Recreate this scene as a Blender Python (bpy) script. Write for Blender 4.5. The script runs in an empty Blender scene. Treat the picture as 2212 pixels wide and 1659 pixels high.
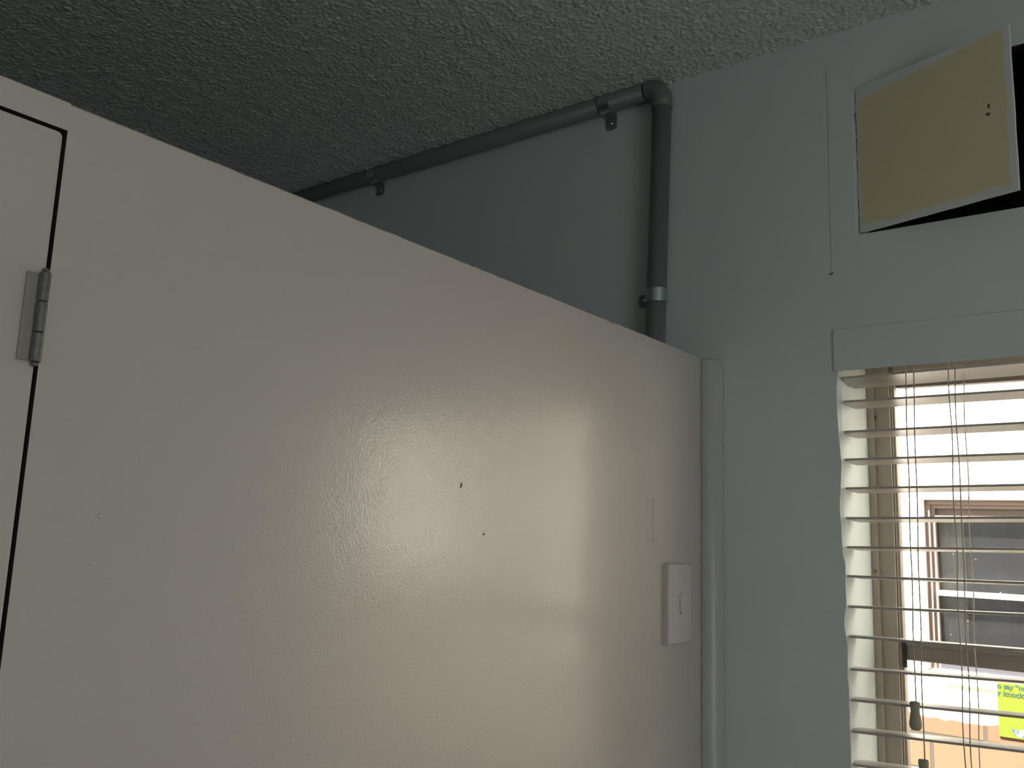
import bpy, bmesh, math, random
from mathutils import Vector, Matrix, noise

random.seed(7)
PI = math.pi
SC = bpy.context.scene
COL = SC.collection

# ------------------------------------------------------------------ camera
YAW, PITCH, ROLL = 0.65477, 0.165103, 0.034682
fwd = Vector((-math.sin(YAW)*math.cos(PITCH), math.cos(YAW)*math.cos(PITCH), math.sin(PITCH)))
rgt = fwd.cross(Vector((0, 0, 1))).normalized()
upv = rgt.cross(fwd)
r2 = math.cos(ROLL)*rgt + math.sin(ROLL)*upv
u2 = -math.sin(ROLL)*rgt + math.cos(ROLL)*upv
cam = bpy.data.cameras.new('camera')
cam.sensor_width = 36.0
cam.lens = 1895.54/2212*36.0
cam.clip_start = 0.02
cam_o = bpy.data.objects.new('camera', cam)
COL.objects.link(cam_o)
M = Matrix(((r2.x, u2.x, -fwd.x, 0.61627), (r2.y, u2.y, -fwd.y, -1.33693), (r2.z, u2.z, -fwd.z, 1.6), (0, 0, 0, 1)))
cam_o.matrix_world = M
SC.camera = cam_o

# ------------------------------------------------------------------ world, sun, exposure
SC.view_settings.view_transform = 'Standard'
SC.view_settings.look = 'None'
SC.view_settings.gamma = 1
SC.view_settings.use_curve_mapping = False
SC.view_settings.exposure = 0.08
world = bpy.data.worlds.new('world')
SC.world = world
world.use_nodes = True
bg = world.node_tree.nodes['Background']
bg.inputs[0].default_value = (0.86, 0.89, 0.91, 1)
bg.inputs[1].default_value = 2.2
sun = bpy.data.lights.new('sun', 'SUN')
sun.energy = 50.0
sun.color = (1.0, 0.92, 0.82)
sun.angle = math.radians(0.6)
sun_o = bpy.data.objects.new('sun', sun)
COL.objects.link(sun_o)
# shines down over our roof on to the neighbour's wall across the side passage
sd = Vector((0.25, 0.46, -1.0)).normalized()
sun_o.rotation_euler = sd.to_track_quat('-Z', 'Y').to_euler()


def portal(name, loc, rot, sx, sy):
    li = bpy.data.lights.new(name, 'AREA')
    li.shape = 'RECTANGLE'
    li.size, li.size_y = sx, sy
    li.cycles.is_portal = True
    o = bpy.data.objects.new(name, li)
    o.location = loc
    o.rotation_euler = rot
    COL.objects.link(o)


# daylight sampling guides in the openings of the room (they give off no light of their own)
portal('window_portal', (0.617, 0.235, 1.4575), (-math.pi/2, 0, 0), 0.80, 0.95)
portal('fill_opening_portal', (2.32, -1.55, 1.45), (0, math.pi/2, 0), 1.30, 1.50)  # guide for the unseen side opening added as fill
cy = SC.cycles
cy.max_bounces = 14
cy.diffuse_bounces = 10
cy.glossy_bounces = 6
cy.transparent_max_bounces = 16
cy.use_denoising = True
cy.sample_clamp_indirect = 12


# ------------------------------------------------------------------ helpers
def mat(name, color, rough=0.6, metal=0.0, spec=0.5, bump=None, vary=None, coat=0.0):
    """bump: list of (kind, scale, strength, distance); vary: (scale, amount)"""
    m = bpy.data.materials.new(name)
    m.use_nodes = True
    nt = m.node_tree
    b = nt.nodes['Principled BSDF']
    b.inputs['Base Color'].default_value = (*color, 1)
    b.inputs['Roughness'].default_value = rough
    b.inputs['Metallic'].default_value = metal
    b.inputs['Specular IOR Level'].default_value = spec
    b.inputs['Coat Weight'].default_value = coat
    b.inputs['Coat Roughness'].default_value = 0.15
    b.inputs['Coat IOR'].default_value = 1.6
    tc = nt.nodes.new('ShaderNodeTexCoord')
    if vary:
        n = nt.nodes.new('ShaderNodeTexNoise')
        n.inputs['Scale'].default_value = vary[0]
        n.inputs['Detail'].default_value = 6
        nt.links.new(tc.outputs['Object'], n.inputs['Vector'])
        mx = nt.nodes.new('ShaderNodeMix')
        mx.data_type = 'RGBA'
        mx.inputs[6].default_value = (*[c*(1-vary[1]) for c in color], 1)
        mx.inputs[7].default_value = (*[min(1, c*(1+vary[1])) for c in color], 1)
        nt.links.new(n.outputs['Fac'], mx.inputs[0])
        nt.links.new(mx.outputs[2], b.inputs['Base Color'])
    prev = None
    for (kind, sc, st, dist) in (bump or []):
        if kind == 'noise':
            t = nt.nodes.new('ShaderNodeTexNoise')
            t.inputs['Detail'].default_value = 3
            out = t.outputs['Fac']
        else:
            t = nt.nodes.new('ShaderNodeTexVoronoi')
            out = t.outputs['Distance']
        t.inputs['Scale'].default_value = sc
        nt.links.new(tc.outputs['Object'], t.inputs['Vector'])
        bp = nt.nodes.new('ShaderNodeBump')
        bp.inputs['Strength'].default_value = st
        bp.inputs['Distance'].default_value = dist
        nt.links.new(out, bp.inputs['Height'])
        if prev:
            nt.links.new(prev.outputs[0], bp.inputs['Normal'])
        prev = bp
    if prev:
        nt.links.new(prev.outputs[0], b.inputs['Normal'])
        if coat:
            nt.links.new(prev.outputs[0], b.inputs['Coat Normal'])
    return m


def obj(name, bm, m, parent=None, smooth=False, bevel=0, seg=2, loc=None):
    me = bpy.data.meshes.new(name)
    bmesh.ops.recalc_face_normals(bm, faces=bm.faces[:])
    bm.to_mesh(me)
    bm.free()
    for x in (m if isinstance(m, (list, tuple)) else [m]):
        me.materials.append(x)
    if smooth:
        for p in me.polygons:
            p.use_smooth = True
    o = bpy.data.objects.new(name, me)
    COL.objects.link(o)
    if loc:
        o.location = loc
    if parent:
        o.parent = parent
    if bevel:
        md = o.modifiers.new('edge', 'BEVEL')
        md.width = bevel
        md.segments = seg
        md.limit_method = 'ANGLE'
    return o


def empty(name, loc=(0, 0, 0)):
    o = bpy.data.objects.new(name, None)
    o.empty_display_size = 0.05
    o.location = loc
    COL.objects.link(o)
    return o


def tag(o, label, cat, group=None, kind=None):
    o['label'] = label
    o['category'] = cat
    if group:
        o['group'] = group
    if kind:
        o['kind'] = kind
    return o


def box(bm, x0, x1, y0, y1, z0, z1, mi=0):
    vs = [bm.verts.new((x, y, z)) for x in (x0, x1) for y in (y0, y1) for z in (z0, z1)]
    fs = []
    for f in ((0, 1, 3, 2), (4, 6, 7, 5), (0, 4, 5, 1), (2, 3, 7, 6), (0, 2, 6, 4), (1, 5, 7, 3)):
        fc = bm.faces.new([vs[i] for i in f])
        fc.material_index = mi
        fs.append(fc)
    return vs


def tube(bm, pts, r, n=16, caps=True, radii=None):
    pts = [Vector(p) for p in pts]
    rings = []
    t0 = (pts[1]-pts[0]).normalized()
    ref = Vector((0, 0, 1)) if abs(t0.z) < 0.9 else Vector((1, 0, 0))
    nrm = t0.cross(ref).normalized()
    for i, p in enumerate(pts):
        if i == 0:
            t = t0
        elif i == len(pts)-1:
            t = (pts[i]-pts[i-1]).normalized()
        else:
            t = ((pts[i]-pts[i-1]).normalized()+(pts[i+1]-pts[i]).normalized()).normalized()
        nrm = (nrm-t*nrm.dot(t)).normalized()
        bn = t.cross(nrm)
        rr = radii[i] if radii else r
        rings.append([bm.verts.new(p+(nrm*math.cos(2*PI*k/n)+bn*math.sin(2*PI*k/n))*rr) for k in range(n)])
    for a, b in zip(rings, rings[1:]):
        for k in range(n):
            bm.faces.new((a[k], a[(k+1) % n], b[(k+1) % n], b[k]))
    if caps:
        bm.faces.new(rings[0][::-1])
        bm.faces.new(rings[-1])


def prism(bm, outline, d):
    """outline: list of Vector (planar, ordered); d: extrusion vector"""
    a = [bm.verts.new(Vector(p)) for p in outline]
    b = [bm.verts.new(Vector(p)+Vector(d)) for p in outline]
    n = len(a)
    bm.faces.new(a)
    bm.faces.new(b[::-1])
    for i in range(n):
        bm.faces.new((a[i], b[i], b[(i+1) % n], a[(i+1) % n]))


def lathe(bm, prof, origin, n=20):
    """profile of (radius, z) turned about a vertical axis"""
    o = Vector(origin)
    rings = []
    for r, z in prof:
        rings.append([bm.verts.new(o+Vector((max(r, 1e-5)*math.cos(2*PI*k/n), max(r, 1e-5)*math.sin(2*PI*k/n), z))) for k in range(n)])
    for a, b in zip(rings, rings[1:]):
        for k in range(n):
            bm.faces.new((a[k], a[(k+1) % n], b[(k+1) % n], b[k]))
    bm.faces.new(rings[0][::-1])
    bm.faces.new(rings[-1])


# ------------------------------------------------------------------ materials
ENAMEL = mat('cream_enamel', (0.55, 0.500, 0.455), 0.42, spec=0.95, coat=1.0,
             bump=[('noise', 330, 0.17, 0.0012), ('noise', 28, 0.05, 0.004)])
WALLP = mat('white_wall_paint', (0.625, 0.685, 0.675), 0.62, spec=0.3,
            bump=[('noise', 160, 0.25, 0.0012), ('noise', 14, 0.25, 0.006)], vary=(9, 0.025))
STIPPLE = mat('stippled_ceiling', (0.74, 0.745, 0.72), 0.85, spec=0.2, bump=[('noise', 420, 0.5, 0.0015)], vary=(210, 0.34))  # tone speckle stands in for light and shade on the grains
FLOORM = mat('floor_covering', (0.34, 0.31, 0.28), 0.7, vary=(40, 0.1))
TRIMP = mat('white_trim_paint', (0.47, 0.48, 0.455), 0.30, bump=[('noise', 220, 0.2, 0.001)])
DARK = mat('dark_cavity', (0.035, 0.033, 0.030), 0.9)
PVC = mat('grey_conduit_plastic', (0.18, 0.19, 0.185), 0.45, bump=[('noise', 300, 0.06, 0.001)])
GALV = mat('galvanised_steel', (0.46, 0.56, 0.55), 0.32, metal=0.9, vary=(120, 0.15))
EARM = mat('dull_zinc', (0.20, 0.25, 0.245), 0.45, metal=0.4, vary=(120, 0.15))
SCREW = mat('bright_screw', (0.75, 0.78, 0.78), 0.2, metal=1.0)
SWITCH = mat('switch_plastic', (0.56, 0.54, 0.50), 0.28)
HINGE = mat('old_hinge_metal', (0.17, 0.168, 0.15), 0.42, metal=0.55, vary=(260, 0.35))
FRAMEM = mat('weathered_beige_frame', (0.38, 0.34, 0.285), 0.5, vary=(30, 0.14), bump=[('noise', 120, 0.2, 0.001)])
SASHM = mat('grey_brown_sash', (0.24, 0.215, 0.195), 0.5, vary=(25, 0.15))
SLATM = mat('white_blind_slat', (0.45, 0.42, 0.39), 0.38)
CORDM = mat('blind_cord', (0.55, 0.47, 0.42), 0.8)
TASSELM = mat('olive_tassel', (0.36, 0.335, 0.24), 0.45)
CHIPM = mat('brown_chip', (0.16, 0.09, 0.06), 0.8)
NBFRAME = mat('pinkish_timber_frame', (0.22, 0.155, 0.135), 0.6, vary=(30, 0.1))
NBRAIL = mat('pale_grey_rail', (0.050, 0.050, 0.062), 0.5)
NBWHITE = mat('white_neighbour_paint', (0.86, 0.84, 0.80), 0.6)
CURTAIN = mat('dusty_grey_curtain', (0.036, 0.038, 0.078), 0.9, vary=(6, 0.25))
CURTAIN2 = mat('pale_side_drape', (0.16, 0.145, 0.145), 0.9)
LIME = mat('lime_sign_film', (0.10, 0.125, 0.007), 0.5, vary=(14, 0.18))
INK = mat('dark_green_ink', (0.015, 0.05, 0.03), 0.6)
LOGOW = mat('pale_logo_ink', (0.42, 0.5, 0.36), 0.5)
LOGOB = mat('blue_logo_ink', (0.03, 0.07, 0.28), 0.5)
GROUNDM = mat('passage_concrete', (0.45, 0.42, 0.38), 0.9, vary=(8, 0.15))


def glass_mat(name, tint=(0.95, 0.97, 0.97), dust=0.0):
    m = bpy.data.materials.new(name)
    m.use_nodes = True
    nt = m.node_tree
    nt.nodes.clear()
    out = nt.nodes.new('ShaderNodeOutputMaterial')
    tr = nt.nodes.new('ShaderNodeBsdfTransparent')
    tr.inputs[0].default_value = (*tint, 1)
    gl = nt.nodes.new('ShaderNodeBsdfGlossy')
    gl.inputs['Roughness'].default_value = 0.03
    fr = nt.nodes.new('ShaderNodeFresnel')
    fr.inputs['IOR'].default_value = 1.45
    mx = nt.nodes.new('ShaderNodeMixShader')
    nt.links.new(fr.outputs[0], mx.inputs[0])
    nt.links.new(tr.outputs[0], mx.inputs[1])
    nt.links.new(gl.outputs[0], mx.inputs[2])
    last = mx
    if dust:
        tc = nt.nodes.new('ShaderNodeTexCoord')
        vo = nt.nodes.new('ShaderNodeTexVoronoi')
        vo.inputs['Scale'].default_value = 62
        nt.links.new(tc.outputs['Object'], vo.inputs['Vector'])
        lt = nt.nodes.new('ShaderNodeMath')
        lt.operation = 'LESS_THAN'
        lt.inputs[1].default_value = 0.10
        nt.links.new(vo.outputs['Distance'], lt.inputs[0])
        n2 = nt.nodes.new('ShaderNodeTexNoise')
        n2.inputs['Scale'].default_value = 9
        nt.links.new(tc.outputs['Object'], n2.inputs['Vector'])
        gt = nt.nodes.new('ShaderNodeMath')
        gt.operation = 'GREATER_THAN'
        gt.inputs[1].default_value = 0.44
        nt.links.new(n2.outputs['Fac'], gt.inputs[0])
        mu = nt.nodes.new('ShaderNodeMath')
        mu.operation = 'MULTIPLY'
        nt.links.new(lt.outputs[0], mu.inputs[0])
        nt.links.new(gt.outputs[0], mu.inputs[1])
        df = nt.nodes.new('ShaderNodeBsdfDiffuse')
        df.inputs[0].default_value = (0.75, 0.75, 0.75, 1)
        ad = nt.nodes.new('ShaderNodeMath')
        ad.operation = 'MULTIPLY_ADD'
        ad.inputs[1].default_value = 0.14
        ad.inputs[2].default_value = dust
        nt.links.new(mu.outputs[0], ad.inputs[0])
        m2 = nt.nodes.new('ShaderNodeMixShader')
        nt.links.new(ad.outputs[0], m2.inputs[0])
        nt.links.new(mx.outputs[0], m2.inputs[1])
        nt.links.new(df.outputs[0], m2.inputs[2])
        last = m2
    nt.links.new(last.outputs[0], out.inputs[0])
    return m


GLASS = glass_mat('window_glass')
NBGLASS = glass_mat('dusty_window_glass', (0.9, 0.92, 0.95), dust=0.012)


def brick_mat():
    """bricks in the x-z plane, whitewashed above a ragged line"""
    m = bpy.data.materials.new('whitewashed_brick')
    m.use_nodes = True
    nt = m.node_tree
    b = nt.nodes['Principled BSDF']
    b.inputs['Roughness'].default_value = 0.9
    tc = nt.nodes.new('ShaderNodeTexCoord')
    sp = nt.nodes.new('ShaderNodeSeparateXYZ')
    nt.links.new(tc.outputs['Object'], sp.inputs[0])
    cb = nt.nodes.new('ShaderNodeCombineXYZ')
    ax = nt.nodes.new('ShaderNodeMath')
    ax.operation = 'ADD'
    ax.inputs[1].default_value = 10.0-0.0
    nt.links.new(sp.outputs['X'], ax.inputs[0])
    az = nt.nodes.new('ShaderNodeMath')
    az.operation = 'ADD'
    az.inputs[1].default_value = 10.0-0.019
    nt.links.new(sp.outputs['Z'], az.inputs[0])
    nt.links.new(ax.outputs[0], cb.inputs[0])
    nt.links.new(az.outputs[0], cb.inputs[1])
    br = nt.nodes.new('ShaderNodeTexBrick')
    br.inputs['Color1'].default_value = (0.12, 0.064, 0.036, 1)
    br.inputs['Color2'].default_value = (0.16, 0.09, 0.05, 1)
    br.inputs['Mortar'].default_value = (0.060, 0.046, 0.034, 1)
    br.inputs['Scale'].default_value = 1.0
    br.inputs['Mortar Size'].default_value = 0.005
    br.inputs['Mortar Smooth'].default_value = 0.2
    br.inputs['Brick Width'].default_value = 0.24
    br.inputs['Row Height'].default_value = 0.083
    nt.links.new(cb.outputs[0], br.inputs['Vector'])
    wh = nt.nodes.new('ShaderNodeTexBrick')
    wh.inputs['Color1'].default_value = (0.85, 0.82, 0.75, 1)
    wh.inputs['Color2'].default_value = (0.82, 0.79, 0.72, 1)
    wh.inputs['Mortar'].default_value = (0.40, 0.38, 0.35, 1)
    wh.inputs['Scale'].default_value = 1.0
    wh.inputs['Mortar Size'].default_value = 0.004
    wh.inputs['Brick Width'].default_value = 0.24
    wh.inputs['Row Height'].default_value = 0.083
    nt.links.new(cb.outputs[0], wh.inputs['Vector'])
    n = nt.nodes.new('ShaderNodeTexNoise')
    n.inputs['Scale'].default_value = 14
    nt.links.new(tc.outputs['Object'], n.inputs['Vector'])
    ma = nt.nodes.new('ShaderNodeMath')
    ma.operation = 'MULTIPLY_ADD'
    ma.inputs[1].default_value = 0.035
    nt.links.new(n.outputs['Fac'], ma.inputs[0])
    nt.links.new(sp.outputs['Z'], ma.inputs[2])
    gt = nt.nodes.new('ShaderNodeMath')
    gt.operation = 'GREATER_THAN'
    # unseen step in the wash edge, added to dim the sheen's lower part
    st = nt.nodes.new('ShaderNodeMath')
    st.operation = 'GREATER_THAN'
    st.inputs[1].default_value = 1.61
    nt.links.new(sp.outputs['X'], st.inputs[0])
    th = nt.nodes.new('ShaderNodeMath')
    th.operation = 'MULTIPLY_ADD'
    th.inputs[1].default_value = 0.25
    th.inputs[2].default_value = 1.182+0.0175
    nt.links.new(st.outputs[0], th.inputs[0])
    nt.links.new(th.outputs[0], gt.inputs[1])
    nt.links.new(ma.outputs[0], gt.inputs[0])
    mx = nt.nodes.new('ShaderNodeMix')
    mx.data_type = 'RGBA'
    nt.links.new(gt.outputs[0], mx.inputs[0])
    nt.links.new(br.outputs['Color'], mx.inputs[6])
    nt.links.new(wh.outputs['Color'], mx.inputs[7])
    nt.links.new(mx.outputs[2], b.inputs['Base Color'])
    bp = nt.nodes.new('ShaderNodeBump')
    bp.inputs['Distance'].default_value = 0.004
    bp.inputs['Strength'].default_value = 0.6
    bp.invert = True
    nt.links.new(br.outputs['Fac'], bp.inputs['Height'])
    nt.links.new(bp.outputs[0], b.inputs['Normal'])
    return m


def board_mat(w, h):
    """pale yellow board whose rims are overpainted white in ragged brush strokes"""
    m = bpy.data.materials.new('yellow_board_white_rim')
    m.use_nodes = True
    nt = m.node_tree
    b = nt.nodes['Principled BSDF']
    b.inputs['Roughness'].default_value = 0.7
    tc = nt.nodes.new('ShaderNodeTexCoord')
    sp = nt.nodes.new('ShaderNodeSeparateXYZ')
    nt.links.new(tc.outputs['Object'], sp.inputs[0])
    n = nt.nodes.new('ShaderNodeTexNoise')
    n.inputs['Scale'].default_value = 26
    n.inputs['Detail'].default_value = 5
    nt.links.new(tc.outputs['Object'], n.inputs['Vector'])

    def op(kind, a, bb):
        x = nt.nodes.new('ShaderNodeMath')
        x.operation = kind
        for i, v in enumerate((a, bb)):
            if isinstance(v, (int, float)):
                x.inputs[i].default_value = v
            else:
                nt.links.new(v, x.inputs[i])
        return x.outputs[0]
    X, Zc = sp.outputs['X'], sp.outputs['Z']
    dl = op('ADD', X, -0.003)
    dr = op('SUBTRACT', w-0.0095, X)
    db = op('ADD', Zc, -0.0105)
    dt = op('SUBTRACT', h-0.018, Zc)
    # the top left corner carries a broader brush stroke
    dc = op('ADD', op('MULTIPLY', X, 0.12), op('SUBTRACT', h-0.040, Zc))
    d = op('MINIMUM', op('MINIMUM', dl, dr), op('MINIMUM', db, op('MAXIMUM', dt, dc)))
    d = op('MINIMUM', op('MINIMUM', op('MINIMUM', dl, dr), db), op('ADD', op('MULTIPLY', X, 0.09), op('SUBTRACT', h-0.022, Zc)))
    nn = op('MULTIPLY', op('SUBTRACT', n.outputs['Fac'], 0.5), 0.012)
    s = op('ADD', d, nn)
    mr = nt.nodes.new('ShaderNodeMapRange')
    mr.inputs['From Min'].default_value = -0.0012
    mr.inputs['From Max'].default_value = 0.0018
    nt.links.new(s, mr.inputs['Value'])
    mx = nt.nodes.new('ShaderNodeMix')
    mx.data_type = 'RGBA'
    mx.inputs[6].default_value = (0.72, 0.74, 0.71, 1)
    mx.inputs[7].default_value = (0.74, 0.66, 0.43, 1)
    nt.links.new(mr.outputs[0], mx.inputs[0])
    nt.links.new(mx.outputs[2], b.inputs['Base Color'])
    return m


# ------------------------------------------------------------------ room shell
H = 2.409
RX0, RX1, RY0 = -1.7, 2.3, -2.7          # room extents; the window wall is y = 0
WY = 0.24                                 # window wall thickness
WX0, WX1, WZ0, WZ1 = 0.2132, 1.02, 0.98, 1.912   # window opening
HX0, HX1, HZ0, HZ1 = 0.2500, 0.486, 2.0645, 2.3045  # hatch opening


def interp(tab, z):
    for (za, xa), (zb, xb) in zip(tab, tab[1:]):
        if za <= z <= zb:
            return xa+(xb-xa)*(z-za)/(zb-za)
    return tab[0][1] if z < tab[0][0] else tab[-1][1]


ARRIS = sorted([(1.8575, .2125), (1.8314, .2091), (1.7995, .2089), (1.7574, .2106), (1.7157, .2135), (1.6814, .2113),
                (1.6473, .2090), (1.6136, .2108), (1.5802, .2119), (1.5704, .2150), (1.5471, .2143), (1.5144, .2150),
                (1.4945, .2122), (1.4846, .2106), (1.4673, .2127), (1.4495, .2152), (1.4173, .2139), (1.3857, .2150),
                (1.3229, .2151), (1.2865, .2153)])


def wavy(z):
    return interp(ARRIS, z)+0.0007*noise.noise(Vector((3.1, 0, z*60)))


def hatch_edge(z):
    # painted shut along most of the hinge side, with a few open cracks
    n = noise.noise(Vector((9.7, 1.0, z*55)))
    deep = 0.0016 if n > 0.05 else 0.0
    if 2.252 < z < 2.262:
        deep = 0.0042
    return 0.2504-deep


bm = bmesh.new()
xs = [RX0, 0.19, WX0, 0.235, HX0, HX1, WX1, RX1]
zs = [0, WZ0, WZ1, HZ0, HZ1, 2.46]


def quad(bm, *p, mi=0):
    f = bm.faces.new([bm.verts.new(q) for q in p])
    f.material_index = mi


def inside(x, z):
    if WX0 < x < WX1 and WZ0 < z < WZ1:
        return 'w'
    if HX0 < x < HX1 and HZ0 < z < HZ1:
        return 'h'
    return None


for xa, xb in zip(xs, xs[1:]):
    for za, zb in zip(zs, zs[1:]):
        k = inside((xa+xb)/2, (za+zb)/2)
        if k == 'w':
            continue
        if k == 'h':
            continue
        if (xa == 0.19 and za == WZ0) or (xa == 0.235 and za == HZ0):
            n = 160 if za == WZ0 else 70
            fn = wavy if za == WZ0 else hatch_edge
            dep = 0.15 if za == WZ0 else 0.02
            base = WX0 if za == WZ0 else HX0
            for i in range(n):
                z0, z1 = za+(zb-za)*i/n, za+(zb-za)*(i+1)/n
                e0, e1 = fn(z0), fn(z1)
                quad(bm, (xa, 0, z0), (e0, 0, z0), (e1, 0, z1), (xa, 0, z1))
                # eased arris, then the reveal face
                q0, q1 = base+(e0-base)*0.3, base+(e1-base)*0.3
                yb = 0.012 if za == WZ0 else 0.006
                quad(bm, (e0, 0, z0), (q0+0.0004, yb, z0), (q1+0.0004, yb, z1), (e1, 0, z1))
                quad(bm, (q0+0.0004, yb, z0), (base, 0.05, z0), (base, 0.05, z1), (q1+0.0004, yb, z1))
        else:
            quad(bm, (xa, 0, za), (xb, 0, za), (xb, 0, zb), (xa, 0, zb))
# reveal faces
quad(bm, (WX0, 0.05, WZ0), (WX0, WY, WZ0), (WX0, WY, WZ1), (WX0, 0.05, WZ1))
quad(bm, (WX1, 0, WZ0), (WX1, WY, WZ0), (WX1, WY, WZ1), (WX1, 0, WZ1))
quad(bm, (WX0-.01, 0, WZ1), (WX1, 0, WZ1), (WX1, WY, WZ1), (WX0-.01, WY, WZ1))
quad(bm, (WX0-.01, 0, WZ0), (WX1, 0, WZ0), (WX1, WY, WZ0), (WX0-.01, WY, WZ0))
# hatch cavity lining
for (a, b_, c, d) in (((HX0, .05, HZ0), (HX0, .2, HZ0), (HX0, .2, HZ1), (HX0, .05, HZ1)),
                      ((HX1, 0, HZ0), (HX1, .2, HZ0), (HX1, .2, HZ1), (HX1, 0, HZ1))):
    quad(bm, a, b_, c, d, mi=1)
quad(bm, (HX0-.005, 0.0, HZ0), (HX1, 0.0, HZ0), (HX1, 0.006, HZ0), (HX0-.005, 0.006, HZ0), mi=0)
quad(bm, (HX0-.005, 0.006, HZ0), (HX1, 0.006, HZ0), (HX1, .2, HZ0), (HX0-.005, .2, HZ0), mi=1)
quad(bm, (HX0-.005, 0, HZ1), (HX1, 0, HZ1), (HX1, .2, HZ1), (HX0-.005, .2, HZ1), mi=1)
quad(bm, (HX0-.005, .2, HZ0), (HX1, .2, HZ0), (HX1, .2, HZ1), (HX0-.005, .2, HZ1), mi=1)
# outer skin of the wall
for xa, xb in zip([RX0-.2, WX0, WX1, RX1+.2], [WX0, WX1, RX1+.2]):
    for za, zb in zip([0, WZ0, WZ1], [WZ0, WZ1, 2.7]):
        if xa == WX0 and za == WZ0:
            continue
        quad(bm, (xa, WY, za), (xb, WY, za), (xb, WY, zb), (xa, WY, zb), mi=0)
wall_back = obj('wall_back', bm, [WALLP, DARK])
tag(wall_back, 'off-white painted masonry wall holding the window and the open hatch', 'wall', kind='structure')

bm = bmesh.new()
quad(bm, (RX0, RY0, 0), (RX1, RY0, 0), (RX1, RY0, 2.46), (RX0, RY0, 2.46))
w = obj('wall_front', bm, WALLP)
tag(w, 'plain painted wall behind the viewer, opposite the window', 'wall', kind='structure')
bm = bmesh.new()
SWY0, SWY1, SWZ0, SWZ1 = -2.20, -0.95, 0.85, 2.10  # opening added out of view to give fill daylight
for ya, yb in zip([RY0, SWY0, SWY1], [SWY0, SWY1, 0]):
    for za, zb in zip([0, SWZ0, SWZ1], [SWZ0, SWZ1, 2.46]):
        if ya == SWY0 and za == SWZ0:
            continue
        box(bm, RX1, RX1+.12, ya, yb, za, zb)
w = obj('wall_right', bm, WALLP)
tag(w, 'painted side wall with an unseen opening added for fill daylight', 'wall', kind='structure')
bm = bmesh.new()
quad(bm, (RX0, RY0, 0), (RX0, 0, 0), (RX0, 0, 2.46), (RX0, RY0, 2.46))
w = obj('wall_left', bm, WALLP)
tag(w, 'plain painted wall far behind the cream partition', 'wall', kind='structure')
bm = bmesh.new()
box(bm, RX0, RX1, RY0, 0, -0.05, 0)
w = obj('floor', bm, FLOORM)
tag(w, 'brown floor of the room below the window', 'floor', kind='structure')

# ceiling: flat sheet plus a real stippled field over the part near the window
bm = bmesh.new()
SX0, SX1, SY0 = -1.15, 0.72, -1.12
CZ = H+0.001
st = 0.0025
nx, ny = int((SX1-SX0)/st), int((0.006-SY0)/st)
grid = []
for j in range(ny+1):
    row = []
    y = SY0+(0.006-SY0)*j/ny
    for i in range(nx+1):
        x = SX0+(SX1-SX0)*i/nx
        p = Vector((x*180, y*180, 0.3))
        wv = noise.noise_vector(Vector((x*90, y*90, 2)))
        p2 = Vector((p.x+wv.x*0.25, p.y+wv.y*0.25, 0.3))
        d = noise.voronoi(p2)[0]
        big = noise.noise(Vector((x*38, y*38, 5)))
        hgt = max(0.0, 1.0-(d[0]/0.62)**2)*(0.6+0.6*big)+0.35*noise.noise(Vector((x*210, y*210, 1)))
        row.append(bm.verts.new((x, y, CZ-0.0042*max(-0.1, hgt))))
    grid.append(row)
for j in range(ny):
    for i in range(nx):
        bm.faces.new((grid[j][i], grid[j][i+1], grid[j+1][i+1], grid[j+1][i]))
for (xa, xb, ya, yb) in ((RX0, SX0, RY0, 0), (SX1, RX1, RY0, 0), (SX0, SX1, RY0, SY0)):
    quad(bm, (xa, ya, CZ), (xb, ya, CZ), (xb, yb, CZ), (xa, yb, CZ))
ceil_o = obj('ceiling', bm, STIPPLE, smooth=True)
tag(ceil_o, 'grey ceiling with rough sprayed stipple finish', 'ceiling', kind='structure')
bm = bmesh.new()
box(bm, RX0-.2, RX1+.2, RY0-.2, WY, 2.47, 2.7)
w = obj('roof', bm, DARK)
tag(w, 'roof slab above the ceiling', 'roof', kind='structure')

# ------------------------------------------------------------------ cream partition with its door
PT, DT, DY = 1.8913, 1.8706, -1.0655
PX = -0.032
bm = bmesh.new()
N = 260
tops = []
for i in range(N+1):
    y = DY+(0-DY)*i/N
    z = PT+0.0006*noise.noise(Vector((y*40, 0, 0)))
    c = noise.noise(Vector((y*95, 3, 0)))
    if c > 0.42:
        z -= 0.0022*(c-0.42)/0.3
    tops.append((y, z))
for (y0, z0), (y1, z1) in zip(tops, tops[1:]):
    quad(bm, (0, y0, 0), (0, y1, 0), (0, y1, z1-.0015), (0, y0, z0-.0015))
    quad(bm, (0, y0, z0-.0015), (0, y1, z1-.0015), (-.0015, y1, z1), (-.0015, y0, z0))
    quad(bm, (-.0015, y0, z0), (-.0015, y1, z1), (PX, y1, z1), (PX, y0, z0))
    quad(bm, (PX, y0, 0), (PX, y1, 0), (PX, y1, z1), (PX, y0, z0))
GAP = 0.0023
quad(bm, (0, DY, 0), (0, DY, PT), (PX, DY, PT), (PX, DY, 0), mi=1)  # reveal face coloured dark to carry the shade in the door gap
D2 = -1.86
box(bm, PX, 0, D2, DY, DT, PT)                 # rail over the door
bm.faces.ensure_lookup_table()
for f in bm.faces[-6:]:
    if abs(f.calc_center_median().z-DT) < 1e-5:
        f.material_index = 1                   # rail underside, coloured dark for the shade in the gap
box(bm, PX, 0, RY0, D2, 0, PT)                 # rest of the partition
box(bm, PX-.02, PX, DY-.03, DY+.01, 0, PT-.01, 1)   # dark strips added behind the gap to keep light out
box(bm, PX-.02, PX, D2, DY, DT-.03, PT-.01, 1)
part = obj('wall_partition', bm, [ENAMEL, DARK])
bmesh_m = part.data
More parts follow.
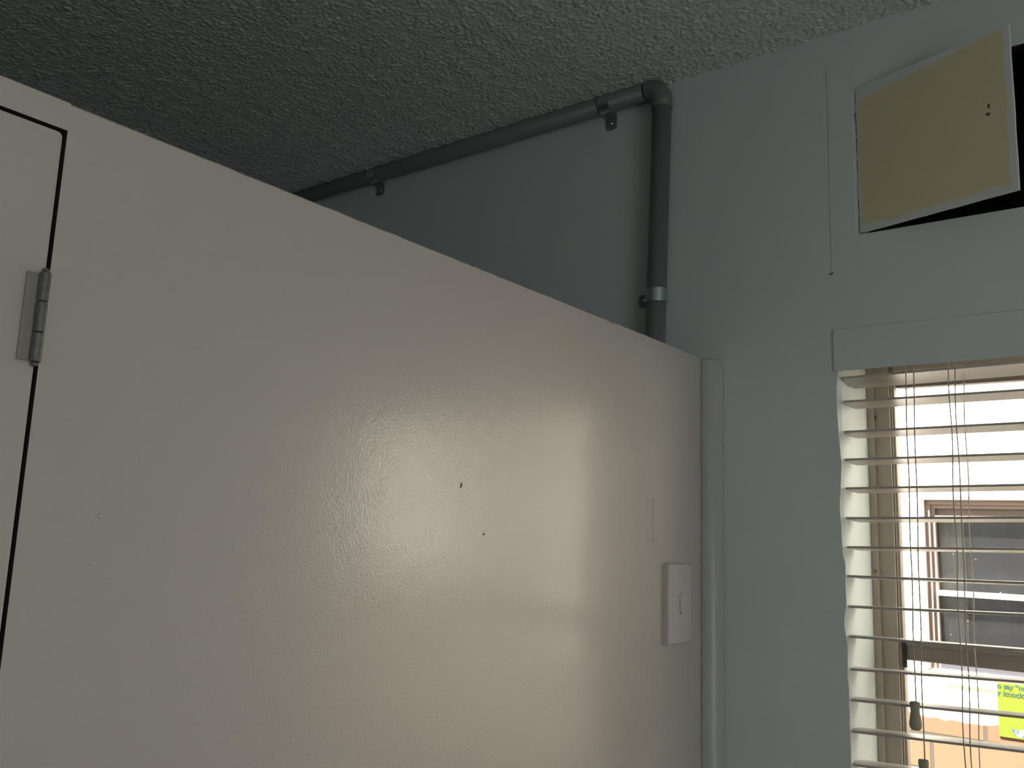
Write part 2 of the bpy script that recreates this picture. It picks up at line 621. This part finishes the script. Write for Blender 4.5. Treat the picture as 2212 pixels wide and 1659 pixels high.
# weld so shading stays even
b2 = bmesh.new()
b2.from_mesh(bmesh_m)
bmesh.ops.remove_doubles(b2, verts=b2.verts[:], dist=1e-6)
b2.to_mesh(bmesh_m)
b2.free()
tag(part, 'glossy cream partition standing lower than the ceiling, lit by window sheen', 'partition', kind='structure')


def mark(name, verts, m, parent, label):
    bm = bmesh.new()
    f = [bm.verts.new(v) for v in verts]
    bm.faces.new(f)
    r = bmesh.ops.extrude_face_region(bm, geom=bm.faces[:])
    for v in r['geom']:
        if isinstance(v, bmesh.types.BMVert):
            v.co.x += 0.0005
    o = obj(name, bm, m, parent)
    o['label'] = label
    return o


def blob(cy_, cz_, ry, rz, n=10, x=0.0001, lean=0.0):
    return [(x, cy_+ry*math.cos(2*PI*k/n)*(0.8+0.3*random.random())+lean*math.sin(2*PI*k/n)*rz,
             cz_+rz*math.sin(2*PI*k/n)*(0.8+0.3*random.random())) for k in range(n)]


mark('scuff', blob(-.6176, 1.6458, .0011, .0030, lean=.25), CHIPM, part, 'small dark brown scuff')
mark('paint_chip', blob(-.5758, 1.5947, .0013, .0013), CHIPM, part, 'tiny reddish brown paint chip')
for (yy, zz, s) in ((-1.0104, 1.5999, .0022), (-1.013, 1.5669, .0018), (-.985, 1.643, .0016)):
    bm = bmesh.new()
    bmesh.ops.create_icosphere(bm, subdivisions=2, radius=s, matrix=Matrix.Translation((0.0, yy, zz)) @ Matrix.Diagonal((0.45, 1, 1, 1)))
    obj('paint_pimple', bm, ENAMEL, part, smooth=True)
bm = bmesh.new()
tube(bm, [(0.0, -.1871, 1.652), (0.0002, -.187, 1.63), (0.0002, -.1866, 1.61), (0.0, -.1862, 1.592)], .0011, 8)
obj('paint_run', bm, ENAMEL, part, smooth=True)

door = None
bm = bmesh.new()
ol = []
dy1, dz1 = DY-GAP, DT-GAP
R = 0.004
for k in range(6):
    a = PI/2*k/5
    ol.append((-.001, dy1-R+R*math.cos(a), dz1-R+R*math.sin(a)))
ol += [(-.001, D2+GAP, dz1), (-.001, D2+GAP, 0.008), (-.001, dy1, 0.008)]
prism(bm, ol, (-0.019, 0, 0))
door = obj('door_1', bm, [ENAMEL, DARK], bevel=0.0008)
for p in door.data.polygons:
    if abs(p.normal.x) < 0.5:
        p.material_index = 1  # door edges coloured dark for the gap's shade
tag(door, 'cream painted door in the partition, hung flush under its top rail', 'door', kind='structure')
# hinge: a part of the door; barrel of three knuckles and two painted leaves
hy = -1.0700
hz0, hz1 = 1.7010, 1.7640
bm = bmesh.new()
zc = [hz0, hz0+.0205, hz0+.042, hz1]
for a, b_ in zip(zc, zc[1:]):
    tube(bm, [(0.0040, hy, a+.0002), (0.0040, hy, a+.0008), (0.0040, hy, b_-.0008), (0.0040, hy, b_-.0002)], .0037, 20,
         radii=[.0032, .0037, .0037, .0032])
hinge = obj('hinge', bm, HINGE, door, smooth=False)
hinge['label'] = 'worn dark metal butt hinge'
for s, nm in ((-1, 'hinge_leaf'),):
    bm = bmesh.new()
    box(bm, -.0008, .0016, hy-.0105, hy-.002, hz0+.001, hz1-.001)
    obj(nm, bm, mat('shaded_hinge_leaf', (0.31, 0.29, 0.26), 0.4), hinge, bevel=0.0005)  # leaf tone darkened to carry the shadow beside the barrel
for zz in (hz0-.0012, hz1+.0012):
    bm = bmesh.new()
    bmesh.ops.create_uvsphere(bm, u_segments=12, v_segments=8, radius=.0026, matrix=Matrix.Translation((.0040, hy, zz)) @ Matrix.Diagonal((1, 1, .7, 1)))
    obj('hinge_pin', bm, HINGE, hinge, smooth=True)

# rounded cover strip in the corner
bm = bmesh.new()
R = 0.0275
zt = PT-0.004
ol = [Vector((0, 0, 0))]
for k in range(13):
    a = PI/2*k/12
    ol.append(Vector((R*math.sin(a), -R*math.cos(a), 0)))
prism(bm, ol, (0, 0, zt))
t1 = obj('trim_1', bm, TRIMP, smooth=False, bevel=0.0016)
for p in t1.data.polygons:
    if abs(p.normal.z) < 0.5:
        p.use_smooth = True
tag(t1, 'white quarter round cover strip in the corner beside the light switch', 'corner trim', kind='structure')

# pelmet board over the window
bm = bmesh.new()
box(bm, 0.2062, 1.06, -0.0032, 0.0004, 1.8548, 1.9190)
t2 = obj('trim_2', bm, WALLP, bevel=0.0012)
tag(t2, 'painted pelmet board across the head of the window', 'pelmet', kind='structure')

# painted-over infill panel round the hatch
bm = bmesh.new()
fx0, fx1, fz0, fz1 = 0.2062, 0.95, 2.0075, 2.352
d = -0.0008
box(bm, fx0, 0.2455, d, 0.0005, fz0, fz1)
box(bm, HX1+.0005, fx1, d, 0.0005, fz0, fz1)
box(bm, 0.2455, HX1+.0005, d, 0.0005, fz0, HZ0-.0005)
box(bm, 0.2455, HX1+.0005, d, 0.0005, HZ1+.0005, fz1)
t3 = obj('trim_3', bm, WALLP, bevel=0.0018, seg=3)
tag(t3, 'painted-over infill panel slightly raised around the yellow hatch', 'wall panel', kind='structure')
bm = bmesh.new()
box(bm, .2035, .2075, -.0016, -.0004, 2.0072, 2.0092)
box(bm, .2062, .2098, -.0016, -.0004, 2.0084, 2.0100)
c = obj('paint_crack', bm, CHIPM, t3)
c['label'] = 'short dark crack at the lower corner'

# ------------------------------------------------------------------ hatch board standing ajar
BW, BH = 0.2305, 0.2370
hatch = empty('access_hatch', (0.2508, -0.0012, 2.0664))
ang = math.atan2(0.0645, 0.2205)
hatch.rotation_euler = (0, 0, -ang)
tag(hatch, 'pale yellow square hatch board standing ajar over a dark hole', 'hatch')
bm = bmesh.new()
box(bm, 0, BW, 0, 0.0045, 0, BH)
bmesh.ops.subdivide_edges(bm, edges=bm.edges[:], cuts=10, use_grid_fill=True)
for v in bm.verts:
    v.co.x += 0.0006*noise.noise(Vector((v.co.z*50, v.co.x*3, 0)))*(1 if v.co.x > 0.2 else 0)
    v.co.z += 0.0006*noise.noise(Vector((v.co.x*50, v.co.z*3, 4)))
b_o = obj('board', bm, board_mat(BW, BH), hatch)
for (xx, zz, rx, rz) in ((0.1985, 0.1300, .0016, .0036), (0.1972, 0.1185, .0030, .0022)):
    bm = bmesh.new()
    n = 12
    ol = [Vector((xx+rx*math.cos(2*PI*k/n)*(0.8+.4*random.random()), -0.0004, zz+rz*math.sin(2*PI*k/n)*(.8+.4*random.random()))) for k in range(n)]
    prism(bm, ol, (0, 0.0012, 0))
    s = obj('screw_hole', bm, CHIPM, hatch)
    s['label'] = 'dark worn screw hole'

# ------------------------------------------------------------------ grey conduit
r = 0.0172
AZ, AY = 2.3955, -0.0194
VX0, VX1 = -0.0785, -0.0905        # vertical run leans slightly
cond = empty('conduit_pipe', (-0.085, AY, 0))
tag(cond, 'grey conduit running under the ceiling then bending down the wall', 'conduit')
off = Vector(cond.location)


def vx(z):
    return VX0+(VX1-VX0)*(2.35-z)/(2.35-1.85)


bm = bmesh.new()
tube(bm, [Vector((RX0+.02, AY, AZ))-off, Vector((-0.112, AY, AZ))-off], r, 28)
obj('horizontal_pipe', bm, PVC, cond, smooth=True)
bm = bmesh.new()
tube(bm, [Vector((vx(2.36), AY, 2.36))-off, Vector((vx(0.002), AY, 0.002))-off], r, 28)
obj('vertical_pipe', bm, PVC, cond, smooth=True)
bm = bmesh.new()
BR = 0.028
pts = [Vector((-0.108, AY, AZ))]
cxx, czz = vx(2.36)-BR, AZ-BR
for k in range(11):
    a = PI/2*(1-k/10)
    pts.append(Vector((cxx+BR*math.cos(a), AY, czz+BR*math.sin(a))))
pts.append(Vector((vx(2.352), AY, 2.3535)))
tube(bm, [p-off for p in pts], r+.0016, 28)
obj('elbow', bm, PVC, cond, smooth=True, bevel=0)


def clip(axis, along, tab, centre, label, tab_len, shift=0.0):
    """one-eared saddle: an arc strapped round the pipe plus a flat ear screwed to the wall.
    axis = pipe direction, tab = direction of the ear (both in the wall plane)"""
    A, T = Vector(axis), Vector(tab)
    O = Vector((0, -1, 0))       # out of the wall
    w = 0.0235/2
    c = empty('pipe_clip', centre)
    tag(c, label, 'pipe clip', 'galvanised saddles holding the grey conduit')
    ri, ro = r+.0004, r+.0018
    bm = bmesh.new()
    # strap: from the wall behind, round the front, to the ear side
    prof_o, prof_i = [], []
    n = 20
    for k in range(n+1):
        a = -0.35+(PI+0.45)*k/n      # angle from -T through O to +T
        dvec = -T*math.cos(a)+O*math.sin(a)
        prof_o.append(dvec*ro)
        prof_i.append(dvec*ri)
    ol = prof_o+prof_i[::-1]
    a_ = [bm.verts.new(p-A*w) for p in ol]
    b_ = [bm.verts.new(p+A*w) for p in ol]
    m = n+1
    tot = 2*m
    for i in range(tot):
        j = (i+1) % tot
        bm.faces.new((a_[i], a_[j], b_[j], b_[i]))
    for i in range(n):
        bm.faces.new((a_[i], a_[i+1], a_[tot-2-i], a_[tot-1-i]))
        bm.faces.new((b_[i], b_[i+1], b_[tot-2-i], b_[tot-1-i]))
    obj('strap', bm, GALV, c)
    # ear
    depth = -AY-0.0008
    bm = bmesh.new()
    base = -O*depth
    ol = [base+T*(r*0.9)-A*w, base+T*(tab_len+r-w*.5)-A*w]
    for k in range(1, 8):
        a = PI*k/8
        ol.append(base+T*(tab_len+r-w*.5)-A*w*math.cos(a)+T*w*.5*math.sin(a))
    ol += [base+T*(tab_len+r-w*.5)+A*w, base+T*(r*0.9)+A*w]
    prism(bm, ol, O*0.0016)
    # raised rib that joins ear and strap
    prism(bm, [base+T*(r*0.9)-A*w, base+T*(r+.004)-A*w, base+T*(r+.004)-A*w+O*.003, base+T*(r*.98)-A*w+O*.007, base+T*(r*0.9)-A*w+O*.007], A*2*w)
    e = obj('ear', bm, EARM, c, bevel=0.0004)
    bm = bmesh.new()
    sp = base+T*(r+tab_len*0.55)+O*.0016
    tube(bm, [sp, sp+O*.0012, sp+O*.0022, sp+O*.0026], .004, 16, radii=[.0042, .0040, .0028, .0008])
    obj('screw', bm, SCREW, c, smooth=True)
    return c


clip((1, 0, 0), 0, (0, 0, -1), (-0.8115, AY, AZ), 'pipe clip furthest from the elbow, nearest the partition top', 0.027)
clip((1, 0, 0), 0, (0, 0, -1), (-0.1935, AY, AZ), 'shiny pipe clip on the ceiling run next to the elbow', 0.028)
clip((0, 0, 1), 0, (-1, 0, 0), (vx(2.008), AY, 2.008), 'pipe clip halfway down the vertical conduit', 0.028)

# ------------------------------------------------------------------ light switch
sy0, sy1, sz0, sz1 = -0.1566, -0.0806, 1.4437, 1.5593
sw = empty('light_switch', (0, (sy0+sy1)/2, (sz0+sz1)/2))
tag(sw, 'white rectangular light switch on the cream partition near the corner', 'light switch')
so = Vector(sw.location)
bm = bmesh.new()


def rrect(hw, hh, rad, x, n=5):
    pts = []
    for (sx_, sz_, a0) in ((1, 1, 0), (-1, 1, PI/2), (-1, -1, PI), (1, -1, 1.5*PI)):
        for k in range(n+1):
            a = a0+PI/2*k/n
            pts.append(Vector((x, sx_*(hw-rad)+rad*math.cos(a), sz_*(hh-rad)+rad*math.sin(a))))
    return pts


def loft(bm, rings):
    rs = [[bm.verts.new(p) for p in R_] for R_ in rings]
    n = len(rs[0])
    for a, b_ in zip(rs, rs[1:]):
        for k in range(n):
            bm.faces.new((a[k], a[(k+1) % n], b_[(k+1) % n], b_[k]))
    bm.faces.new(rs[0][::-1])
    bm.faces.new(rs[-1])


hw, hh = (sy1-sy0)/2, (sz1-sz0)/2
loft(bm, [rrect(hw, hh, .003, -.0005), rrect(hw, hh, .003, .0075), rrect(hw-.0006, hh-.0006, .003, .0092),
          rrect(hw-.0028, hh-.0022, .003, .0106), rrect(hw-.006, hh-.005, .003, .0110)])
obj('plate', bm, SWITCH, sw)
bm = bmesh.new()
loft(bm, [rrect(hw-.0125, hh-.016, .004, .0108), rrect(hw-.0125, hh-.016, .004, .0114), rrect(hw-.0135, hh-.017, .004, .0118)])
obj('surround', bm, SWITCH, sw)
bm = bmesh.new()
rings = []
for x, s in ((.0112, 1.0), (.0136, 1.0), (.0146, .90)):
    ring = rrect(.0062*s, .0145*s, .0060*s, x)
    rings.append([Vector((p.x-(p.z+.0145)*0.055 if x > .0115 else p.x, p.y, p.z)) for p in ring])
loft(bm, rings)
rk = obj('rocker', bm, SWITCH, sw, smooth=False)
# narrow dark well showing round the rocker
bm = bmesh.new()
loft(bm, [rrect(.0071, .0154, .0068, .0110), rrect(.0071, .0154, .0068, .01195)])
obj('rocker_well', bm, mat('rocker_gap', (0.22, 0.21, 0.20), 0.6), sw)

# ------------------------------------------------------------------ window frame, sashes, panes
win = empty('window_1', ((WX0+WX1)/2, 0.17, WZ0))
tag(win, 'beige framed sash window behind the white venetian blind', 'window', kind='structure')
wo = Vector(win.location)


def wbox(bm, *a):
    box(bm, a[0]-wo.x, a[1]-wo.x, a[2]-wo.y, a[3]-wo.y, a[4]-wo.z, a[5]-wo.z)


FI = 0.2525
bm = bmesh.new()
wbox(bm, WX0, FI-.006, .150, .176, WZ0, WZ1)          # left jamb
wbox(bm, WX0, WX0+.010, .1415, .152, WZ0, WZ1)        # stop bead by the plaster
wbox(bm, FI-.006, FI, .158, .176, WZ0, WZ1)
wbox(bm, FI-.0055, FI-.0035, .1545, .160, WZ0, WZ1)   # thin bead
wbox(bm, WX1-.042, WX1, .150, .176, WZ0, WZ1)
wbox(bm, FI, WX1-.042, .150, .215, 1.8760, WZ1)
wbox(bm, FI, WX1-.042, .150, .215, WZ0, WZ0+.05)
obj('window_frame', bm, FRAMEM, win, bevel=0.0012)
bm = bmesh.new()
wbox(bm, FI, WX1-.042, .172, .19, 1.8515, 1.8755)
obj('upper_sash', bm, SASHM, win, bevel=0.001)
bm = bmesh.new()
wbox(bm, FI-.003, WX1-.042, .160, .174, 1.4230, 1.4525)
wbox(bm, FI-.003, WX1-.042, .156, .160, 1.4450, 1.4525)
obj('meeting_rail', bm, SASHM, win, bevel=0.0015)
bm = bmesh.new()
wbox(bm, FI-.001, FI+.004, .1555, .160, 1.4120, 1.4530)
obj('sash_groove', bm, DARK, win)
for z0, z1, yy in ((1.4520, 1.8520, .180), (WZ0+.05, 1.4200, .170)):
    bm = bmesh.new()
    quad(bm, (FI-wo.x, yy-wo.y, z0-wo.z), (WX1-.042-wo.x, yy-wo.y, z0-wo.z), (WX1-.042-wo.x, yy-wo.y, z1-wo.z), (FI-wo.x, yy-wo.y, z1-wo.z))
    obj('window_pane', bm, GLASS, win)
# little ring hook and screw on the jamb
bm = bmesh.new()
pts = [Vector((.2232+.0030*math.cos(2*PI*k/14), .1490, 1.8010+.0034*math.sin(2*PI*k/14)))-wo for k in range(15)]
tube(bm, pts, .0007, 8)
obj('ring_hook', bm, HINGE, win, smooth=True)
bm = bmesh.new()
bmesh.ops.create_uvsphere(bm, u_segments=12, v_segments=8, radius=.0022, matrix=Matrix.Translation(Vector((.2185, .1410, 1.5560))-wo))
obj('jamb_screw', bm, HINGE, win, smooth=True)

# ------------------------------------------------------------------ venetian blind
blind = empty('venetian_blind', (0.6, 0.03, 1.0))
tag(blind, 'white horizontal venetian blind hanging in the window recess', 'blind')
bo = Vector(blind.location)
bm = bmesh.new()
box(bm, .225-bo.x, 1.005-bo.x, .010-bo.y, .052-bo.y, 1.868-bo.z, 1.906-bo.z)
obj('headrail', bm, SLATM, blind, bevel=0.002)
SL = [(1.8450, 1.8482), (1.808, 1.8098), (1.7631, 1.7664), (1.7205, 1.7242), (1.6781, 1.6828), (1.635, 1.6404), (1.5916, 1.5984),
      (1.5507, 1.5554), (1.5074, 1.5149), (1.4645, 1.4686), (1.4198, 1.4309), (1.3769, 1.3864), (1.3339, 1.3441), (1.2901, 1.3007),
      (1.2465, 1.2575), (1.2030, 1.2145), (1.1595, 1.171), (1.116, 1.128), (1.0725, 1.085)]
LADX = (0.372, 0.86)
YF, DEP = 0.006, 0.050
slat_xy = []
for i, (zl, zr) in enumerate(SL):
    bm = bmesh.new()
    xl = 0.2150 if i else 0.2142
    xr = 1.008
    tilt = -0.066 if i else -0.16
    slope = (zr-zl)/(0.455-0.2105)
    jig = 0.0006*math.sin(i*2.3)
    T = 0.0032
    cc = 0.004        # clipped corners
    prof = []         # (y, camber)
    for k in range(7):
        t = k/6
        prof.append((t*DEP, 0.0012*(1-(2*t-1)**2)))
    nx_ = 12
    rows = []
    for k, (yy, cam_) in enumerate(prof):
        ins = cc if k in (0,) else (0.006 if k == 6 else (0.0012 if k in (1, 5) else 0.0))
        ins = ins*(0.3 if k == 0 else 1)
        row_t, row_b = [], []
        for q in range(nx_+1):
            x = xl+ins+(xr-xl-2*ins)*q/nx_
            z = zl+slope*(x-0.2105)*(1.0 if x < .5 else 0.999)+yy*tilt+cam_+jig
            row_t.append(bm.verts.new(Vector((x, YF+yy, z+T/2))-bo))
            row_b.append(bm.verts.new(Vector((x, YF+yy, z-T/2))-bo))
        rows.append((row_t, row_b))
    for (t0, b0), (t1_, b1) in zip(rows, rows[1:]):
        for q in range(nx_):
            bm.faces.new((t0[q], t0[q+1], t1_[q+1], t1_[q]))
            bm.faces.new((b0[q], b1[q], b1[q+1], b0[q+1]))
        bm.faces.new((t0[0], t1_[0], b1[0], b0[0]))
        bm.faces.new((t0[-1], b0[-1], b1[-1], t1_[-1]))
    for q in range(nx_):
        bm.faces.new((rows[0][0][q], rows[0][1][q], rows[0][1][q+1], rows[0][0][q+1]))
        bm.faces.new((rows[-1][0][q], rows[-1][0][q+1], rows[-1][1][q+1], rows[-1][1][q]))
    obj('slat', bm, SLATM, blind)
bm = bmesh.new()
box(bm, .2150-bo.x, 1.008-bo.x, YF-bo.y, YF+DEP-bo.y, 1.010-bo.z, 1.026-bo.z)
obj('bottom_rail', bm, SLATM, blind, bevel=0.003)


def cord(name, pts, rad, parent, m=CORDM, org=bo):
    bm = bmesh.new()
    tube(bm, [Vector(p)-org for p in pts], rad, 8)
    return obj(name, bm, m, parent, smooth=True)


for lx in LADX:
    # two front ladder strings, the rear string and the lift cord
    for dx, yy in ((-.0080, YF-.0012), (.0000, YF-.0012), (.0010, YF+DEP+.0012)):
        pts = []
        for k in range(40):
            z = 1.870-(1.870-1.02)*k/39
            wob = 0.0010*math.sin(z*41+dx*900)
            if dx == 0.0 and 1.60 < z < 1.80:
                wob += 0.0012*math.sin((z-1.60)/0.20*PI*2)
            pts.append((lx+dx+wob-0.006*(1.870-z), yy, z))
        cord('ladder_cord', pts, .0008, blind)
# pull cords with tassels
TS = [((0.3070, 0.0028, 1.872), (0.3033, 0.0015, 1.3880)), ((0.3178, 0.0030, 1.872), (0.3113, 0.0020, 1.3145))]
for a, b_ in TS:
    a, b_ = Vector(a), Vector(b_)
    pts = [a+(b_-a)*(k/16)+Vector((0.0006*math.sin(k*1.3), 0, 0)) for k in range(17)]
    pc = cord('pull_cord', pts, .0009, blind)
    bm = bmesh.new()
    prof = [(.0030, 0.0010), (.0062, 0.0), (.0068, -.002), (.0066, -.006), (.0060, -.010), (.0061, -.014), (.0070, -.020), (.0080, -.026),
            (.0081, -.030), (.0074, -.0335), (.0055, -.0358), (.0025, -.0368)]
    lathe(bm, prof, Vector((b_.x, b_.y-.005, b_.z))-bo)
    tz = obj('tassel', bm, TASSELM, pc, smooth=True)
    tz['label'] = 'olive plastic cord tassel'

# ------------------------------------------------------------------ the passage outside
NY = 1.10
NX0, NX1, NZ0, NZ1 = 0.0762, 0.74, 1.292, 1.7225
bm = bmesh.new()
BK = brick_mat()
for xa, xb in zip([-3.2, NX0, NX1], [NX0, NX1, 4.5]):
    for za, zb in zip([0, NZ0, NZ1], [NZ0, NZ1, 3.0]):
        if xa == NX0 and za == NZ0:
            continue
        quad(bm, (xa, NY, za), (xb, NY, za), (xb, NY, zb), (xa, NY, zb))
for q in (((NX0, NY, NZ0), (NX0, NY+.2, NZ0), (NX0, NY+.2, NZ1), (NX0, NY, NZ1)),
          ((NX1, NY, NZ0), (NX1, NY+.2, NZ0), (NX1, NY+.2, NZ1), (NX1, NY, NZ1)),
          ((NX0, NY, NZ1), (NX1, NY, NZ1), (NX1, NY+.2, NZ1), (NX0, NY+.2, NZ1)),
          ((NX0, NY, NZ0), (NX1, NY, NZ0), (NX1, NY+.2, NZ0), (NX0, NY+.2, NZ0)),
          ((NX0, NY+.2, NZ0), (NX1, NY+.2, NZ0), (NX1, NY+.2, NZ1), (NX0, NY+.2, NZ1))):
    quad(bm, *q)
nw = obj('wall_neighbour', bm, BK)
tag(nw, 'sunlit whitewashed brick wall across the passage, orange brick below', 'wall', kind='structure')
bm = bmesh.new()
box(bm, -3.2, 4.5, WY, NY, -0.05, 0.0)
g = obj('ground', bm, GROUNDM)
tag(g, 'concrete ground of the side passage outside the window', 'ground', kind='structure')

w2 = empty('window_2', ((NX0+NX1)/2, NY, NZ0))
tag(w2, 'neighbouring window with pinkish frame seen through the blind', 'window', kind='structure')
no = Vector(w2.location)


def nbox(bm, *a):
    box(bm, a[0]-no.x, a[1]-no.x, a[2]-no.y, a[3]-no.y, a[4]-no.z, a[5]-no.z)


bm = bmesh.new()
for k, (ins, dep) in enumerate(((0.0, -.008), (.010, .004), (.020, .014))):
    t = .011
    nbox(bm, NX0+ins, NX1-ins, NY+dep, NY+.06, NZ1-ins-t, NZ1-ins)
    nbox(bm, NX0+ins, NX0+ins+t, NY+dep, NY+.06, 1.296, NZ1-ins-t)
    nbox(bm, NX1-ins-t, NX1-ins, NY+dep, NY+.06, 1.296, NZ1-ins-t)
obj('window_frame', bm, NBFRAME, w2, bevel=0.0015)
bm = bmesh.new()
nbox(bm, NX0+.031, NX1-.031, NY+.004, NY+.05, 1.299, 1.350)
obj('bottom_rail', bm, NBRAIL, w2, bevel=0.002)
bm = bmesh.new()
nbox(bm, NX0+.031, NX1-.031, NY+.004, NY+.04, 1.4755, 1.4885)
obj('sash_bar', bm, NBWHITE, w2, bevel=0.001)
bm = bmesh.new()
nbox(bm, NX0+.031, NX1-.031, NY+.010, NY+.04, 1.664, 1.676)
nbox(bm, NX0+.025, NX1-.025, NY+.030, NY+.05, 1.676, 1.70)
obj('top_rail', bm, NBFRAME, w2, bevel=0.001)
bm = bmesh.new()
nbox(bm, NX0, NX1, NY-.003, NY+.02, 1.288, 1.299)
nbox(bm, NX0+.04, .222, NY-.005, NY+.0, 1.264, 1.2705)
obj('window_sill', bm, NBWHITE, w2, bevel=0.0015)
bm = bmesh.new()
quad(bm, *[(x-no.x, NY+.03-no.y, z-no.z) for x, z in ((NX0+.03, 1.335), (NX1-.03, 1.335), (NX1-.03, 1.665), (NX0+.03, 1.665))])
obj('window_pane', bm, NBGLASS, w2)


def drape(name, x0, x1, yy, m, amp, fr):
    bm = bmesh.new()
    n = max(8, int((x1-x0)/.004))
    a = [bm.verts.new((x0+(x1-x0)*k/n-no.x, yy+amp*math.sin(k/n*(x1-x0)*fr)-no.y, 1.30-no.z)) for k in range(n+1)]
    b_ = [bm.verts.new((v.co.x, v.co.y, 1.715-no.z)) for v in a]
    for k in range(n):
        bm.faces.new((a[k], a[k+1], b_[k+1], b_[k]))
    return obj(name, bm, m, w2, smooth=True)


drape('curtain', NX0+.02, NX1-.02, NY+.085, CURTAIN, .008, 70)
drape('side_drape', NX0+.02, NX0+.088, NY+.062, CURTAIN2, .003, 190)

# unseen door added beside that window to dim the partition's sheen
bm = bmesh.new()
box(bm, 0.86, 1.60, NY-.012, NY-.001, 0.02, 2.06)
for (za, zb) in ((0.15, 0.95), (1.08, 1.95)):
    box(bm, 0.96, 1.50, NY-.017, NY-.012, za, zb)
nd = obj('added_door', bm, mat('added_door_paint', (0.15, 0.132, 0.115), 0.6), bevel=0.002)
tag(nd, 'unseen panelled door added across the passage to dim the sheen', 'door', kind='structure')
bm = bmesh.new()
lathe(bm, [(.012, 0), (.022, .006), (.024, .02), (.014, .03)], (0, 0, 0))
k_ = obj('door_knob', bm, SCREW, nd, smooth=True, loc=(0.905, NY-.017, 1.0))
k_.rotation_euler = (PI/2, 0, 0)

# lime sign on the brick wall under the neighbour's sill
sign = empty('door_knock_sign', (0.2292, NY, 1.1617))
tag(sign, 'lime green printed sign on the brick wall under the neighbouring window', 'sign')
SW_, SH_ = 0.135, 0.0985+0.026
bm = bmesh.new()
box(bm, 0, SW_, -.0035, -.0005, 0, SH_-.003)
obj('sign_panel', bm, LIME, sign)
DG = bpy.context.evaluated_depsgraph_get


def text(s, size, x, z, m, parent, name='lettering', shear=0.0):
    cu = bpy.data.curves.new(name, 'FONT')
    cu.body = s
    cu.size = size
    cu.extrude = 0.0002
    cu.offset = size*0.028
    t = bpy.data.objects.new(name, cu)
    COL.objects.link(t)
    me = bpy.data.meshes.new_from_object(t.evaluated_get(DG()))
    bpy.data.objects.remove(t)
    me.materials.append(m)
    o = bpy.data.objects.new(name, me)
    COL.objects.link(o)
    o.rotation_euler = (PI/2, 0, 0)
    o.location = (x, -.0038, z)
    o.parent = parent
    return o


text('o say \u201cno\u201d', .0158, .0012, SH_-.0150, INK, sign)
text('r knocking', .0172, .0012, SH_-.0320, INK, sign)
bm = bmesh.new()
ol = [Vector((.049+.012*math.cos(2*PI*k/20)*1.6, -.0036, .012+.009*math.sin(2*PI*k/20))) for k in range(20)]
prism(bm, ol, (0, -.0004, 0))
lg = obj('logo', bm, LOGOW, sign)
bm = bmesh.new()
prism(bm, [Vector((.0265, -.0041, .0205)), Vector((.0318, -.0041, .0205)), Vector((.0345, -.0041, .0075)), Vector((.0320, -.0041, .0075))], (0, -.0003, 0))
prism(bm, [Vector((.0372, -.0041, .0190)), Vector((.0420, -.0041, .0205)), Vector((.0378, -.0041, .0100)), Vector((.0352, -.0041, .0075))], (0, -.0003, 0))
prism(bm, [Vector((.0480, -.0041, .0040)), Vector((.0600, -.0041, .0040)), Vector((.0600, -.0041, .0105)), Vector((.0480, -.0041, .0085))], (0, -.0003, 0))
obj('emblem', bm, LOGOB, lg)
